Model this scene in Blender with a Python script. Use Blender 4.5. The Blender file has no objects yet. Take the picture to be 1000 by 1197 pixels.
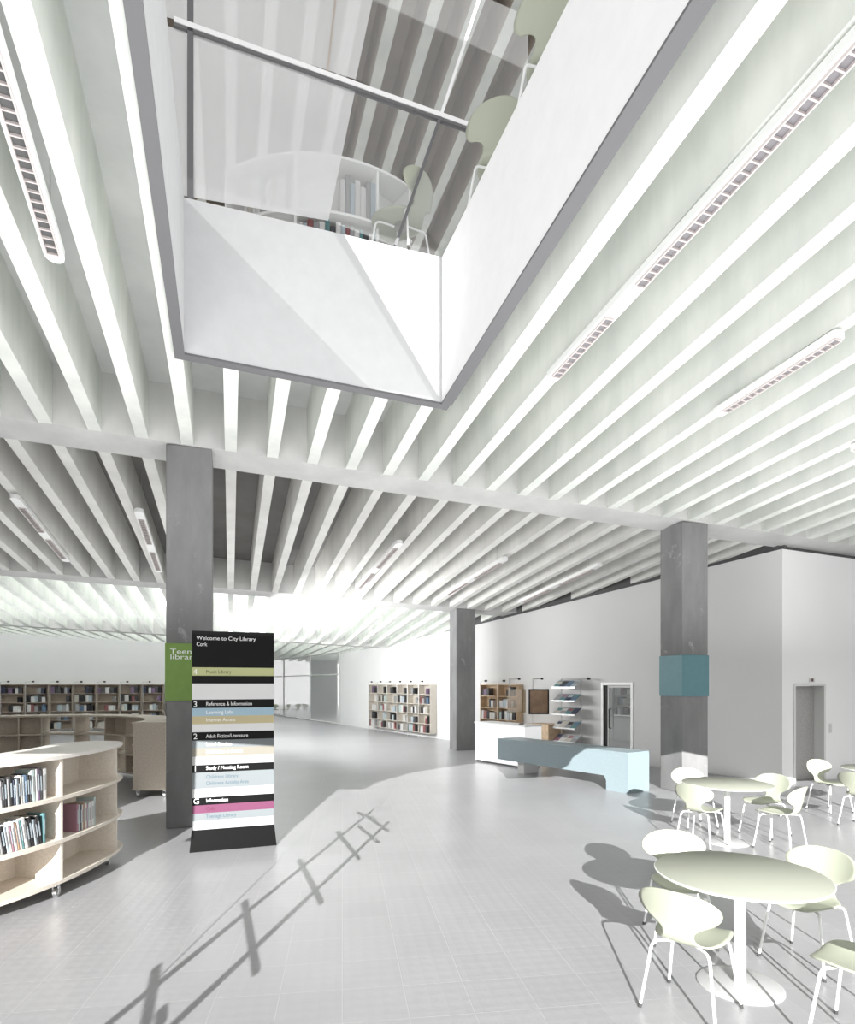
import bpy, bmesh, math, random
from mathutils import Vector, Matrix
random.seed(7)
sc = bpy.context.scene
COL = sc.collection
PI = math.pi

# ------------------------------------------------------------------ frame of reference
F, HZ, EYE = 706.0, 800.0, 2.0            # focal length and horizon in pixels, eye height in metres
RX, RY = -0.3098, 0.9509                  # direction the ceiling ribs run
def UV(u, v):                             # building grid (u along the ribs, v across) to world x, y
    return (RX*u + RY*v, RY*u - RX*v)
TH = math.atan2(-RX, RY)                  # rotation of the building grid
def soffit(u, v):
    uu = min(u, 25.0)
    x, y = UV(uu, v)
    return 6.17 - 0.0079*x - 0.1017*y
def on_floor(px, py, z=0.0):
    d = F*(EYE - z)/(py - HZ)
    return ((px - 500)/F*d, d)

# ------------------------------------------------------------------ materials
MATS = {}
def mat(name, col, rough=0.6, metal=0.0, spec=0.4, noise=None, bump=None, emit=None):
    """noise=(scale, amount, detail); bump=(scale, strength)"""
    if name in MATS: return MATS[name]
    m = bpy.data.materials.new(name); m.use_nodes = True
    nt = m.node_tree; b = nt.nodes['Principled BSDF']
    b.inputs['Base Color'].default_value = (*col, 1)
    b.inputs['Roughness'].default_value = rough
    b.inputs['Metallic'].default_value = metal
    b.inputs['Specular IOR Level'].default_value = spec
    if noise or bump:
        tc = nt.nodes.new('ShaderNodeTexCoord')
    if noise:
        n = nt.nodes.new('ShaderNodeTexNoise'); n.inputs['Scale'].default_value = noise[0]
        n.inputs['Detail'].default_value = noise[2]; n.inputs['Roughness'].default_value = 0.6
        r = nt.nodes.new('ShaderNodeValToRGB')
        r.color_ramp.elements[0].position = 0.3; r.color_ramp.elements[1].position = 0.7
        k = noise[1]
        r.color_ramp.elements[0].color = (*[c*(1-k) for c in col], 1)
        r.color_ramp.elements[1].color = (*[min(1, c*(1+k)) for c in col], 1)
        nt.links.new(tc.outputs['Object'], n.inputs['Vector'])
        nt.links.new(n.outputs['Fac'], r.inputs['Fac'])
        nt.links.new(r.outputs['Color'], b.inputs['Base Color'])
    if bump:
        n2 = nt.nodes.new('ShaderNodeTexNoise'); n2.inputs['Scale'].default_value = bump[0]; n2.inputs['Detail'].default_value = 4
        bp = nt.nodes.new('ShaderNodeBump'); bp.inputs['Strength'].default_value = bump[1]; bp.inputs['Distance'].default_value = 0.01
        nt.links.new(tc.outputs['Object'], n2.inputs['Vector'])
        nt.links.new(n2.outputs['Fac'], bp.inputs['Height']); nt.links.new(bp.outputs['Normal'], b.inputs['Normal'])
    if emit:
        b.inputs['Emission Color'].default_value = (*col, 1); b.inputs['Emission Strength'].default_value = emit
    MATS[name] = m
    return m

def floor_mat():
    m = bpy.data.materials.new('floor_tiles'); m.use_nodes = True
    nt = m.node_tree; b = nt.nodes['Principled BSDF']; L = nt.links.new
    tc = nt.nodes.new('ShaderNodeTexCoord')
    mp = nt.nodes.new('ShaderNodeMapping'); mp.inputs['Rotation'].default_value = (0, 0, math.radians(-8))
    L(tc.outputs['Object'], mp.inputs['Vector'])
    br = nt.nodes.new('ShaderNodeTexBrick'); br.offset = 0; br.inputs['Scale'].default_value = 1
    br.inputs['Brick Width'].default_value = 0.4; br.inputs['Row Height'].default_value = 0.4
    br.inputs['Mortar Size'].default_value = 0.004; br.inputs['Mortar Smooth'].default_value = 0.3
    br.inputs['Color1'].default_value = (.385, .385, .398, 1); br.inputs['Color2'].default_value = (.365, .365, .378, 1)
    br.inputs['Mortar'].default_value = (.425, .425, .435, 1)
    L(mp.outputs['Vector'], br.inputs['Vector'])
    n = nt.nodes.new('ShaderNodeTexNoise'); n.inputs['Scale'].default_value = 0.6; n.inputs['Detail'].default_value = 3
    L(tc.outputs['Object'], n.inputs['Vector'])
    mx = nt.nodes.new('ShaderNodeMix'); mx.data_type = 'RGBA'; mx.blend_type = 'MULTIPLY'; mx.inputs[0].default_value = 0.25
    L(br.outputs['Color'], mx.inputs[6]); L(n.outputs['Fac'], mx.inputs[7])
    L(mx.outputs[2], b.inputs['Base Color'])
    v = nt.nodes.new('ShaderNodeTexVoronoi'); v.inputs['Scale'].default_value = 10; v.inputs['Randomness'].default_value = 0.0
    L(mp.outputs['Vector'], v.inputs['Vector'])
    bp = nt.nodes.new('ShaderNodeBump'); bp.inputs['Strength'].default_value = 0.12; bp.inputs['Distance'].default_value = 0.012
    L(v.outputs['Distance'], bp.inputs['Height'])
    bp2 = nt.nodes.new('ShaderNodeBump'); bp2.inputs['Strength'].default_value = 0.3; bp2.inputs['Distance'].default_value = 0.006
    L(br.outputs['Fac'], bp2.inputs['Height']); L(bp.outputs['Normal'], bp2.inputs['Normal'])
    L(bp2.outputs['Normal'], b.inputs['Normal'])
    b.inputs['Roughness'].default_value = 0.3; b.inputs['Specular IOR Level'].default_value = 0.5
    return m

def concrete_mat(name, base, dark, scale=0.9, streak=True, edge=0.0, rough=0.75):
    m = bpy.data.materials.new(name); m.use_nodes = True
    nt = m.node_tree; b = nt.nodes['Principled BSDF']; L = nt.links.new
    tc = nt.nodes.new('ShaderNodeTexCoord')
    mp = nt.nodes.new('ShaderNodeMapping'); mp.inputs['Scale'].default_value = (1, 1, 0.35 if streak else 1)
    L(tc.outputs['Object'], mp.inputs['Vector'])
    n = nt.nodes.new('ShaderNodeTexNoise'); n.inputs['Scale'].default_value = scale; n.inputs['Detail'].default_value = 8; n.inputs['Roughness'].default_value = 0.62
    L(mp.outputs['Vector'], n.inputs['Vector'])
    r = nt.nodes.new('ShaderNodeValToRGB')
    r.color_ramp.elements[0].position = 0.32; r.color_ramp.elements[0].color = (*dark, 1)
    r.color_ramp.elements[1].position = 0.66; r.color_ramp.elements[1].color = (*base, 1)
    L(n.outputs['Fac'], r.inputs['Fac'])
    out = r.outputs['Color']
    if edge:
        n2 = nt.nodes.new('ShaderNodeTexNoise'); n2.inputs['Scale'].default_value = 1.3; n2.inputs['Detail'].default_value = 12; n2.inputs['Roughness'].default_value = 0.75
        L(tc.outputs['Object'], n2.inputs['Vector'])
        r2 = nt.nodes.new('ShaderNodeValToRGB')
        r2.color_ramp.elements[0].position = 0.575; r2.color_ramp.elements[1].position = 0.61
        L(n2.outputs['Fac'], r2.inputs['Fac'])
        mx = nt.nodes.new('ShaderNodeMix'); mx.data_type = 'RGBA'
        ml = nt.nodes.new('ShaderNodeMath'); ml.operation = 'MULTIPLY'; ml.inputs[1].default_value = edge
        L(r2.outputs['Color'], ml.inputs[0]); L(ml.outputs[0], mx.inputs[0])
        L(out, mx.inputs[6]); mx.inputs[7].default_value = (*[min(1, c*1.7) for c in base], 1)
        out = mx.outputs[2]
    L(out, b.inputs['Base Color'])
    bp = nt.nodes.new('ShaderNodeBump'); bp.inputs['Strength'].default_value = 0.15; bp.inputs['Distance'].default_value = 0.01
    L(n.outputs['Fac'], bp.inputs['Height']); L(bp.outputs['Normal'], b.inputs['Normal'])
    b.inputs['Roughness'].default_value = rough
    return m

def glass_mat(name, tint=(1, 1, 1), milk=0.15, refl=0.12, milkcol=(.95, .96, .97)):
    m = bpy.data.materials.new(name); m.use_nodes = True
    nt = m.node_tree; nt.nodes.clear(); L = nt.links.new
    o = nt.nodes.new('ShaderNodeOutputMaterial')
    t = nt.nodes.new('ShaderNodeBsdfTransparent'); t.inputs['Color'].default_value = (*tint, 1)
    g = nt.nodes.new('ShaderNodeBsdfGlossy'); g.inputs['Roughness'].default_value = 0.03
    d = nt.nodes.new('ShaderNodeBsdfDiffuse'); d.inputs['Color'].default_value = (*milkcol, 1)
    tl = nt.nodes.new('ShaderNodeBsdfTranslucent'); tl.inputs['Color'].default_value = (*milkcol, 1)
    dm = nt.nodes.new('ShaderNodeMixShader'); dm.inputs[0].default_value = 0.5
    L(d.outputs[0], dm.inputs[1]); L(tl.outputs[0], dm.inputs[2])
    m1 = nt.nodes.new('ShaderNodeMixShader'); m1.inputs[0].default_value = refl
    L(t.outputs[0], m1.inputs[1]); L(g.outputs[0], m1.inputs[2])
    m2 = nt.nodes.new('ShaderNodeMixShader'); m2.inputs[0].default_value = milk
    L(m1.outputs[0], m2.inputs[1]); L(dm.outputs[0], m2.inputs[2])
    L(m2.outputs[0], o.inputs['Surface'])
    return m

def translucent_mat(name, col):
    m = bpy.data.materials.new(name); m.use_nodes = True
    nt = m.node_tree; nt.nodes.clear(); L = nt.links.new
    o = nt.nodes.new('ShaderNodeOutputMaterial')
    d = nt.nodes.new('ShaderNodeBsdfDiffuse'); d.inputs['Color'].default_value = (*col, 1)
    tl = nt.nodes.new('ShaderNodeBsdfTranslucent'); tl.inputs['Color'].default_value = (*col, 1)
    dm = nt.nodes.new('ShaderNodeMixShader'); dm.inputs[0].default_value = 0.8
    L(d.outputs[0], dm.inputs[1]); L(tl.outputs[0], dm.inputs[2]); L(dm.outputs[0], o.inputs['Surface'])
    return m

M_FLOOR = floor_mat()
M_RIB = concrete_mat('rib_concrete', (.76, .775, .735), (.60, .625, .59), 1.6)
M_BEAM = concrete_mat('beam_concrete', (.60, .60, .585), (.48, .48, .475), 1.2)
M_RIBSHADE = concrete_mat('rib_shaded_concrete', (.74, .735, .71), (.62, .615, .59), 1.6)  # rib concrete again, the second bay's dimness put into the colour
M_SLABSHADE = concrete_mat('slab_shaded_concrete', (.25, .24, .23), (.18, .175, .17), 0.8)  # slab concrete darkened, the shade between the ribs put into the colour
M_SLAB = concrete_mat('slab_concrete', (.62, .63, .62), (.50, .51, .505), 0.8)
M_COLUMN = concrete_mat('column_concrete', (.235, .235, .235), (.15, .15, .152), 1.5, edge=0.5)
M_PLASTER = mat('white_plaster', (.80, .80, .80), 0.8, spec=0.2, noise=(0.5, 0.02, 2))
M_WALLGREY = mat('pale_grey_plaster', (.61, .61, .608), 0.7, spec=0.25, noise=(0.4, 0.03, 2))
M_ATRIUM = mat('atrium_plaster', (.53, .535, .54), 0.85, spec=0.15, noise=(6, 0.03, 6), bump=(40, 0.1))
M_DARK = mat('dark_recess', (.10, .10, .10), 0.8)
M_EDGE = mat('shadow_edge_metal', (.13, .13, .135), 0.5)
M_WHITE = mat('white_lacquer', (.88, .88, .88), 0.35)
M_WHITEMETAL = mat('white_powder_coat', (.86, .87, .86), 0.35)
M_GREEN = mat('pale_green_lacquer', (.385, .405, .325), 0.4, spec=0.45, noise=(1.5, 0.015, 2))
M_TABLE = mat('pale_green_laminate', (.33, .343, .29), 0.6, spec=0.12, noise=(2, 0.01, 2))
M_TABLEEDGE = mat('white_table_edge', (.85, .87, .82), 0.4)
M_BASEPLATE = mat('pale_base_plate', (.46, .46, .465), 0.4)
M_FERRULE = mat('dark_rubber', (.05, .05, .05), 0.6)
M_PLY = mat('speckled_plywood', (.52, .455, .38), 0.6, noise=(45, 0.18, 8))
M_PLYDARK = mat('speckled_brown_board', (.36, .30, .245), 0.6, noise=(35, 0.25, 8))
M_PALEWOOD = mat('whitewashed_board', (.68, .62, .545), 0.55, noise=(50, 0.10, 8))
M_PALETOP = mat('whitewashed_top', (.72, .69, .65), 0.5, noise=(50, 0.05, 8))
M_CABINET = mat('light_oak_veneer', (.56, .42, .28), 0.5, noise=(12, 0.18, 6))
M_STEEL = mat('brushed_steel', (.55, .55, .55), 0.35, metal=1.0)
M_CHROME = mat('polished_chrome', (.7, .7, .7), 0.15, metal=1.0)
M_BLACK = mat('black_gloss', (.004, .004, .004), 0.35, spec=0.15)
M_BLACKMATT = mat('black_matt', (.02, .02, .02), 0.6)
M_SCREEN = mat('brown_screen', (.22, .13, .07), 0.15, noise=(2.5, 0.35, 3))
M_BLUE = mat('blue_laminate', (.225, .28, .302), 0.45, noise=(20, 0.04, 4))
M_TEAL = mat('teal_panel', (.105, .225, .255), 0.5, noise=(8, 0.05, 4))
M_SIGNGREEN = mat('green_panel', (.18, .30, .065), 0.5, noise=(8, 0.05, 4))
M_LIFT = mat('lift_steel', (.40, .39, .38), 0.5, metal=0.3, noise=(60, 0.2, 8))
M_FRAME = mat('grey_frame', (.62, .62, .61), 0.45)
M_BLADE = mat('louvre_blade', (.55, .50, .49), 0.5)
M_BROWN = mat('upper_ceiling_brown', (.46, .41, .36), 0.8, noise=(1.2, 0.15, 4))
M_PAPER = mat('paper_pages', (.83, .80, .73), 0.8)
M_GLASS = glass_mat('screen_glass', (1, 1, 1), 0.30, 0.10)
M_GLASSCLEAR = glass_mat('upper_glass', (.97, .98, .98), 0.10, 0.10)
M_GLASSHAZE = glass_mat('upper_glass_haze', (1, 1, 1), 0.5, 0.5)  # white film mixed in to paint the haze of a bright reflection
M_SUNDIM = glass_mat('sun_dimmer_glass', (.06, .06, .06), 0.0, 0.0)
M_SKYLIGHT = translucent_mat('rooflight_sheet', (.86, .87, .87))

# ------------------------------------------------------------------ mesh helpers
class MB:
    def __init__(self): self.v = []; self.f = []; self.mi = []
    def add(self, vs, fs, mi=0):
        o = len(self.v); self.v += [tuple(p) for p in vs]
        for f in fs: self.f.append([o+i for i in f]); self.mi.append(mi)
        return self
    def hexa(self, p, mi=0):               # p[0:4] bottom ring, p[4:8] top ring
        return self.add(p, [(3,2,1,0),(4,5,6,7),(0,1,5,4),(1,2,6,5),(2,3,7,6),(3,0,4,7)], mi)
    def box(self, x0, x1, y0, y1, z0, z1, mi=0):
        return self.hexa([(x0,y0,z0),(x1,y0,z0),(x1,y1,z0),(x0,y1,z0),(x0,y0,z1),(x1,y0,z1),(x1,y1,z1),(x0,y1,z1)], mi)
    def prism(self, ring, z0, z1, mi=0):   # ring of (x, y), counter-clockwise
        n = len(ring)
        vs = [(x, y, z0) for x, y in ring] + [(x, y, z1) for x, y in ring]
        fs = [tuple(reversed(range(n))), tuple(range(n, 2*n))] + [(i, (i+1) % n, n+(i+1) % n, n+i) for i in range(n)]
        return self.add(vs, fs, mi)
    def tube(self, path, r, n=8, mi=0, cap=True):
        path = [Vector(p) for p in path]; rings = []
        up = None
        for i, p in enumerate(path):
            t = (path[min(i+1, len(path)-1)] - path[max(i-1, 0)]).normalized()
            if up is None:
                up = Vector((0, 0, 1)) if abs(t.z) < 0.9 else Vector((1, 0, 0))
            a = t.cross(up).normalized(); b = a.cross(t).normalized(); up = b
            rr = r[i] if isinstance(r, (list, tuple)) else r
            rings.append([p + (a*math.cos(2*PI*k/n) + b*math.sin(2*PI*k/n))*rr for k in range(n)])
        vs = [q for R in rings for q in R]; fs = []
        for i in range(len(path)-1):
            for k in range(n):
                fs.append((i*n+k, i*n+(k+1) % n, (i+1)*n+(k+1) % n, (i+1)*n+k))
        if cap:
            fs.append(tuple(reversed(range(n)))); fs.append(tuple((len(path)-1)*n + k for k in range(n)))
        return self.add(vs, fs, mi)
    def lathe(self, prof, n=48, mi=0, c=(0, 0)):  # prof list of (r, z)
        vs = []; fs = []; m = len(prof)
        for k in range(n):
            a = 2*PI*k/n
            for r, z in prof: vs.append((c[0]+r*math.cos(a), c[1]+r*math.sin(a), z))
        for k in range(n):
            k2 = (k+1) % n
            for i in range(m-1):
                fs.append((k*m+i, k2*m+i, k2*m+i+1, k*m+i+1))
        fs.append(tuple(reversed([k*m for k in range(n)]))); fs.append(tuple(k*m+m-1 for k in range(n)))
        return self.add(vs, fs, mi)
    def build(self, name, mats, parent=None, smooth=False, bevel=0.0, loc=None, rotz=0.0):
        me = bpy.data.meshes.new(name); me.from_pydata(self.v, [], self.f)
        if not isinstance(mats, (list, tuple)): mats = [mats]
        for m in mats: me.materials.append(m)
        for p, i in zip(me.polygons, self.mi): p.material_index = i
        bm = bmesh.new(); bm.from_mesh(me)
        bmesh.ops.recalc_face_normals(bm, faces=bm.faces); bm.to_mesh(me); bm.free()
        if smooth:
            for p in me.polygons: p.use_smooth = True
            me.set_sharp_from_angle(angle=math.radians(40))
        o = bpy.data.objects.new(name, me); COL.objects.link(o)
        if parent: o.parent = parent
        if loc: o.location = loc
        o.rotation_euler.z = rotz
        if bevel:
            bv = o.modifiers.new('bevel', 'BEVEL'); bv.width = bevel; bv.segments = 2; bv.limit_method = 'ANGLE'
        return o

def tag(o, label, cat, group=None):
    o['label'] = label; o['category'] = cat
    if group: o['group'] = group
    return o
def thing(name, label, cat, loc=(0, 0, 0), rotz=0.0, group=None):
    o = bpy.data.objects.new(name, None); COL.objects.link(o)
    o.empty_display_size = 0.1
    o.location = loc; o.rotation_euler = (0, 0, rotz)
    return tag(o, label, cat, group)
def struct(o):
    o['kind'] = 'structure'; return o
def dup(root, loc, rotz, label, group=None):
    r = root.copy(); COL.objects.link(r); r.location = loc; r.rotation_euler = (0, 0, rotz); r['label'] = label
    if group: r['group'] = group
    for ch in list(root.children):
        c = ch.copy(); COL.objects.link(c); c.parent = r
        for g in list(ch.children):
            d = g.copy(); COL.objects.link(d); d.parent = c
    return r
def lettering(body, m, parent, x, y, z, width=None, height=None, size=0.06, align='LEFT', line=1.0):
    cu = bpy.data.curves.new('lettering', 'FONT'); cu.body = body; cu.size = size; cu.extrude = 0.0008
    cu.align_x = align; cu.space_line = line
    t = bpy.data.objects.new('lettering', cu); COL.objects.link(t)
    bpy.context.view_layer.update()
    me = bpy.data.meshes.new_from_object(t.evaluated_get(bpy.context.evaluated_depsgraph_get()))
    bpy.data.objects.remove(t); me.materials.clear(); me.materials.append(m)
    xs = [v.co.x for v in me.vertices]; ys = [v.co.y for v in me.vertices]
    sx = width/(max(xs)-min(xs)) if width else 1
    sy = height/(max(ys)-min(ys)) if height else 1
    for v in me.vertices:
        v.co = Vector((v.co.x*sx, -v.co.z, v.co.y*sy))
    o = bpy.data.objects.new('lettering', me); COL.objects.link(o); o.parent = parent
    o.location = (x, y, z)
    return o

# ------------------------------------------------------------------ camera and world
cam = bpy.data.cameras.new('camera'); co = bpy.data.objects.new('camera', cam); COL.objects.link(co)
co.location = (0, 0, EYE); co.rotation_euler = (PI/2, 0, 0)
cam.sensor_fit = 'HORIZONTAL'; cam.sensor_width = 36; cam.lens = 36*F/1000
cam.shift_y = (HZ - 598.5)/1000
sc.camera = co
W = bpy.data.worlds.new('world'); sc.world = W; W.use_nodes = True
W.node_tree.nodes['Background'].inputs['Color'].default_value = (1, 1, 1, 1)
W.node_tree.nodes['Background'].inputs['Strength'].default_value = 1.0
sc.view_settings.view_transform = 'Standard'; sc.view_settings.look = 'None'
sc.view_settings.exposure = 0.0
sc.cycles.use_denoising = True
sc.cycles.max_bounces = 10; sc.cycles.diffuse_bounces = 6; sc.cycles.transparent_max_bounces = 16

SUN = Vector((0.05, 0.999, -0.306)).normalized()
sl = bpy.data.lights.new('sun', 'SUN'); sl.energy = 13.0; sl.angle = math.radians(0.12); sl.color = (1, .99, .97)
so = bpy.data.objects.new('sun', sl); COL.objects.link(so); so.location = (0, -10, 8)
so.rotation_euler = SUN.to_track_quat('-Z', 'Y').to_euler()

def area(name, loc, rot, sx, sy, power, col=(1, 1, 1)):
    l = bpy.data.lights.new(name, 'AREA'); l.shape = 'RECTANGLE'; l.size = sx; l.size_y = sy; l.energy = power; l.color = col
    o = bpy.data.objects.new(name, l); COL.objects.link(o); o.location = loc; o.rotation_euler = rot
    return o
# bodiless fill lamps added to brighten the ribbed ceiling from below
x, y = UV(3.5, 3.3); area('ceiling_fill', (x, y, 2.6), (PI, 0, TH), 15, 9, 880)
x, y = UV(13.5, -1); area('ceiling_fill', (x, y, 2.6), (PI, 0, TH), 14, 6, 220)
area('wall_fill', (-5.2, 18.2, 2.9), (math.radians(92), 0, math.radians(-57)), 9, 1.2, 650)  # bodiless lamp added to whiten the far wall
x, y = UV(21.2, -5); area('ceiling_fill', (x, y, 2.7), (PI, 0, TH), 15, 5, 250)
# soft fill lamps added behind the camera to lift the surfaces facing it
area('front_fill', (2, -5, 3.2), (PI/2, 0, 0), 12, 5, 70)
area('upper_fill', (1, -4.5, 9.6), (PI/2, 0, 0), 12, 3.5, 70)
# lamp added over the rooflight bays to strengthen the sky
x, y = UV(27, -2); area('rooflight_fill', (x, y, 7.5), (0, 0, TH), 26, 18, 10000)

# ------------------------------------------------------------------ floor and ceiling
struct(MB().box(-45, 40, -14, 60, -0.2, 0).build('floor', M_FLOOR))

def rib_piece(u0, u1, v, w=0.16, h=0.8, name='ceiling_rib', m=M_RIB):
    a, b, c, d = UV(u0, v-w/2), UV(u0, v+w/2), UV(u1, v+w/2), UV(u1, v-w/2)
    z0, z1 = soffit(u0, v), soffit(u1, v)
    return struct(MB().hexa([(*a, z0), (*b, z0), (*c, z1), (*d, z1), (*a, z0+h), (*b, z0+h), (*c, z1+h), (*d, z1+h)]).build(name, m))
def slab_piece(u0, u1, v0, v1, m, name='ceiling', off=0.8, th=0.08):
    mb = MB()
    P = [UV(u0, v0), UV(u0, v1), UV(u1, v1), UV(u1, v0)]
    Z = [soffit(u0, v0), soffit(u0, v1), soffit(u1, v1), soffit(u1, v0)]
    mb.hexa([(*p, z+off) for p, z in zip(P, Z)] + [(*p, z+off+th) for p, z in zip(P, Z)])
    return struct(mb.build(name, m))
VL, VR = -13.8, 13.8
V0, V1, UF = -0.47, 2.42, 6.87            # atrium void
SP = 0.575
for k in range(-24, 25):
    v = k*SP
    if V0-0.05 < v < V1+0.05:
        rib_piece(UF+0.08, 9.04, v)
    else:
        rib_piece(-4.5, 9.04, v)
    rib_piece(9.66, 17.04, v, m=M_RIBSHADE)
    rib_piece(17.66, 25, v)
    rib_piece(25.6, 44, v)
for u0 in (9.04, 17.04, 25.0):
    a, b, c, d = UV(u0, VL), UV(u0, VR), UV(u0+.62, VR), UV(u0+.62, VL)
    zz = [soffit(u0, VL), soffit(u0, VR), soffit(u0+.62, VR), soffit(u0+.62, VL)]
    struct(MB().hexa([(*p, z) for p, z in zip((a, b, c, d), zz)] + [(*p, z+.86) for p, z in zip((a, b, c, d), zz)]).build('ceiling_beam', M_BEAM))
slab_piece(-4.5, 9.1, VL, V0-0.08, M_SLAB)
slab_piece(-4.5, 9.1, V1+0.08, VR, M_SLAB)
slab_piece(UF+0.08, 9.1, V0-0.08, V1+0.08, M_SLAB)
slab_piece(9.1, 17.1, VL, VR, M_SLABSHADE)
slab_piece(17.6, 25.1, VL, VR, M_SKYLIGHT, 'window_1', 0.8, 0.02)
slab_piece(25.1, 44, VL, VR, M_SKYLIGHT, 'window_2', 0.8, 0.02)

# ------------------------------------------------------------------ atrium void with its upstand walls
ZU = 7.15
def void_wall(name, u0, u1, v0, v1, m=None):
    P = [UV(u0, v0), UV(u0, v1), UV(u1, v1), UV(u1, v0)]
    Z = [soffit(*q)-0.03 for q in ((u0, v0), (u0, v1), (u1, v1), (u1, v0))]
    return struct(MB().hexa([(*p, z) for p, z in zip(P, Z)] + [(*p, ZU) for p in P]).build(name, m or M_ATRIUM))
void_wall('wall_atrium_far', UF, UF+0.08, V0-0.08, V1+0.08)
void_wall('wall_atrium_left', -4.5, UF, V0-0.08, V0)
void_wall('wall_atrium_right', -4.5, UF, V1, V1+0.08, mat('atrium_lit_plaster', (.80, .80, .80), 0.85, spec=0.15, noise=(6, 0.02, 6), bump=(40, 0.1)))  # same plaster made lighter, this side's brightness put into the colour
def trim_bar(name, u0, u1, v0, v1, zlo, zhi, m):
    P = [UV(u0, v0), UV(u0, v1), UV(u1, v1), UV(u1, v0)]
    Z = [soffit(*q) for q in ((u0, v0), (u0, v1), (u1, v1), (u1, v0))]
    return struct(MB().hexa([(*p, z+zlo) for p, z in zip(P, Z)] + [(*p, z+zhi) for p, z in zip(P, Z)]).build(name, m))
trim_bar('trim_1', UF-.005, UF+0.10, V0-0.10, V1+0.10, -.055, -.031, M_EDGE)
trim_bar('trim_2', -4.5, UF-.005, V0-0.10, V0+.005, -.055, -.031, M_EDGE)
trim_bar('trim_3', -4.5, UF-.005, V1-.005, V1+0.12, -.055, -.031, M_EDGE)

# upper storey: floor around the void, ribbed ceiling
def up_slab(name, u0, u1, v0, v1, z0, z1, m):
    P = [UV(u0, v0), UV(u0, v1), UV(u1, v1), UV(u1, v0)]
    return struct(MB().hexa([(*p, z0) for p in P] + [(*p, z1) for p in P]).build(name, m))
up_slab('floor_upper_far', UF+0.08, 16.5, -9, 10, ZU-.13, ZU-.002, M_SLAB)
up_slab('floor_upper_right', 1.0, UF+0.08, V1+0.08, 10, ZU-.13, ZU-.002, M_SLAB)
up_slab('floor_upper_left', 1.0, UF+0.08, -9, V0-0.08, ZU-.13, ZU-.002, M_SLAB)
ZC = 12.0
for k in range(-9, 13):
    v = k*SP
    a = [UV(6.0, v-.09), UV(6.0, v+.09), UV(15.5, v+.09), UV(15.5, v-.09)]
    mb = MB().hexa([(*p, ZC) for p in a] + [(*p, ZC+.75) for p in a]); mb.mi = [1, 0, 0, 0, 0, 0]
    struct(mb.build('ceiling_rib', [M_BROWN, M_RIB]))
up_slab('ceiling_upper', 6.0, 16.5, -6, 8, ZC+.75, ZC+.85, M_BROWN)
up_slab('ceiling_beam', 15.5, 16.1, -6, 8, ZC, ZC+.75, M_BROWN)
up_slab('wall_upper_back', 16.1, 16.3, -6, 8, ZU, ZC+.75, M_WALLGREY)

# upper glazed screen along the far edge of the void
def screen_pt(px, py, u=UF+0.04):
    dx, dz = (px-500)/F, (HZ-py)/F
    t = u/(RX*dx + RY)
    return Vector((dx*t, t, EYE+dz*t))
def bar(name, p, q, r, m, parent):
    return MB().tube([p, q], r, 4).build(name, m, parent)
gs = thing('glazed_screen', 'glazed screen with white transom on the void edge of upper storey', 'glass screen', (*UV(UF+.04, 1.0), ZU))
inv = Matrix.Translation(-Vector(gs.location))
def gl(p): return inv @ Vector(p)
def usc(v, z, du=0.0): return Vector((*UV(UF+.04+du, v), z))
zt0, zt1 = 9.02, 8.83                     # transom height at its left and right ends
vA, vB = V0, 3.6
mb = MB()
def flatbar(mb, p, q, h, d, mi=0):        # bar of height h and depth d along p-q
    n = Vector((RX, RY, 0))*d/2
    t = (q-p).normalized(); up = n.cross(t).normalized()*h/2
    return mb.hexa([p-n-up, q-n-up, q+n-up, p+n-up, p-n+up, q-n+up, q+n+up, p+n+up], mi)
flatbar(MB(), gl(usc(vA-.1, zt0)), gl(usc(vB, zt1)), .055, .06).build('transom', M_WHITE, gs)
flatbar(MB(), gl(usc(vA-.1, zt0-.05)), gl(usc(vB, zt1-.05)), .03, .05).build('gasket', M_EDGE, gs)
flatbar(MB(), gl(usc(V0+.06, ZU)), gl(usc(V0+.06, 11.8)), .06, .05).build('mullion', M_EDGE, gs)
p0, p1, p2 = screen_pt(462, 288), screen_pt(515, 137), screen_pt(562, -6)
flatbar(MB(), gl(p0), gl(p1), .035, .05).build('mullion', M_EDGE, gs)
flatbar(MB(), gl(p1), gl(p2), .035, .05).build('mullion', M_WHITE, gs)
flatbar(MB(), gl(screen_pt(383, 84)), gl(screen_pt(393, -6)), .02, .03).build('mullion', M_BROWN, gs)
def quad(pts, name, m):
    mb = MB(); mb.add([gl(p) for p in pts], [(0, 1, 2, 3)]); return mb.build(name, m, gs)
qa, qb, qc = screen_pt(384, 258), screen_pt(416, 103), screen_pt(440, -20)
quad([usc(vA-.7, ZU), qa, qb, usc(vA-.7, zt0-.06)], 'glass_pane', M_GLASSHAZE)
quad([qa, p0, p1-Vector((0, 0, .06)), qb], 'glass_pane', M_GLASSCLEAR)
quad([usc(vA-.7, zt0+.03), qb+Vector((0, 0, .1)), qc, usc(vA-.7, 11.6)], 'glass_pane', M_GLASSHAZE)
quad([qb+Vector((0, 0, .1)), p1+Vector((0, 0, .03)), p2, qc], 'glass_pane', M_GLASSCLEAR)
quad([p0, usc(vB, ZU), usc(vB, zt1-.06), p1-Vector((0, 0, .06))], 'glass_pane', M_GLASSCLEAR)
quad([p1+Vector((0, 0, .03)), usc(vB, zt1+.03), usc(vB, 10.5), p2], 'glass_pane', M_GLASSCLEAR)

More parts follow.
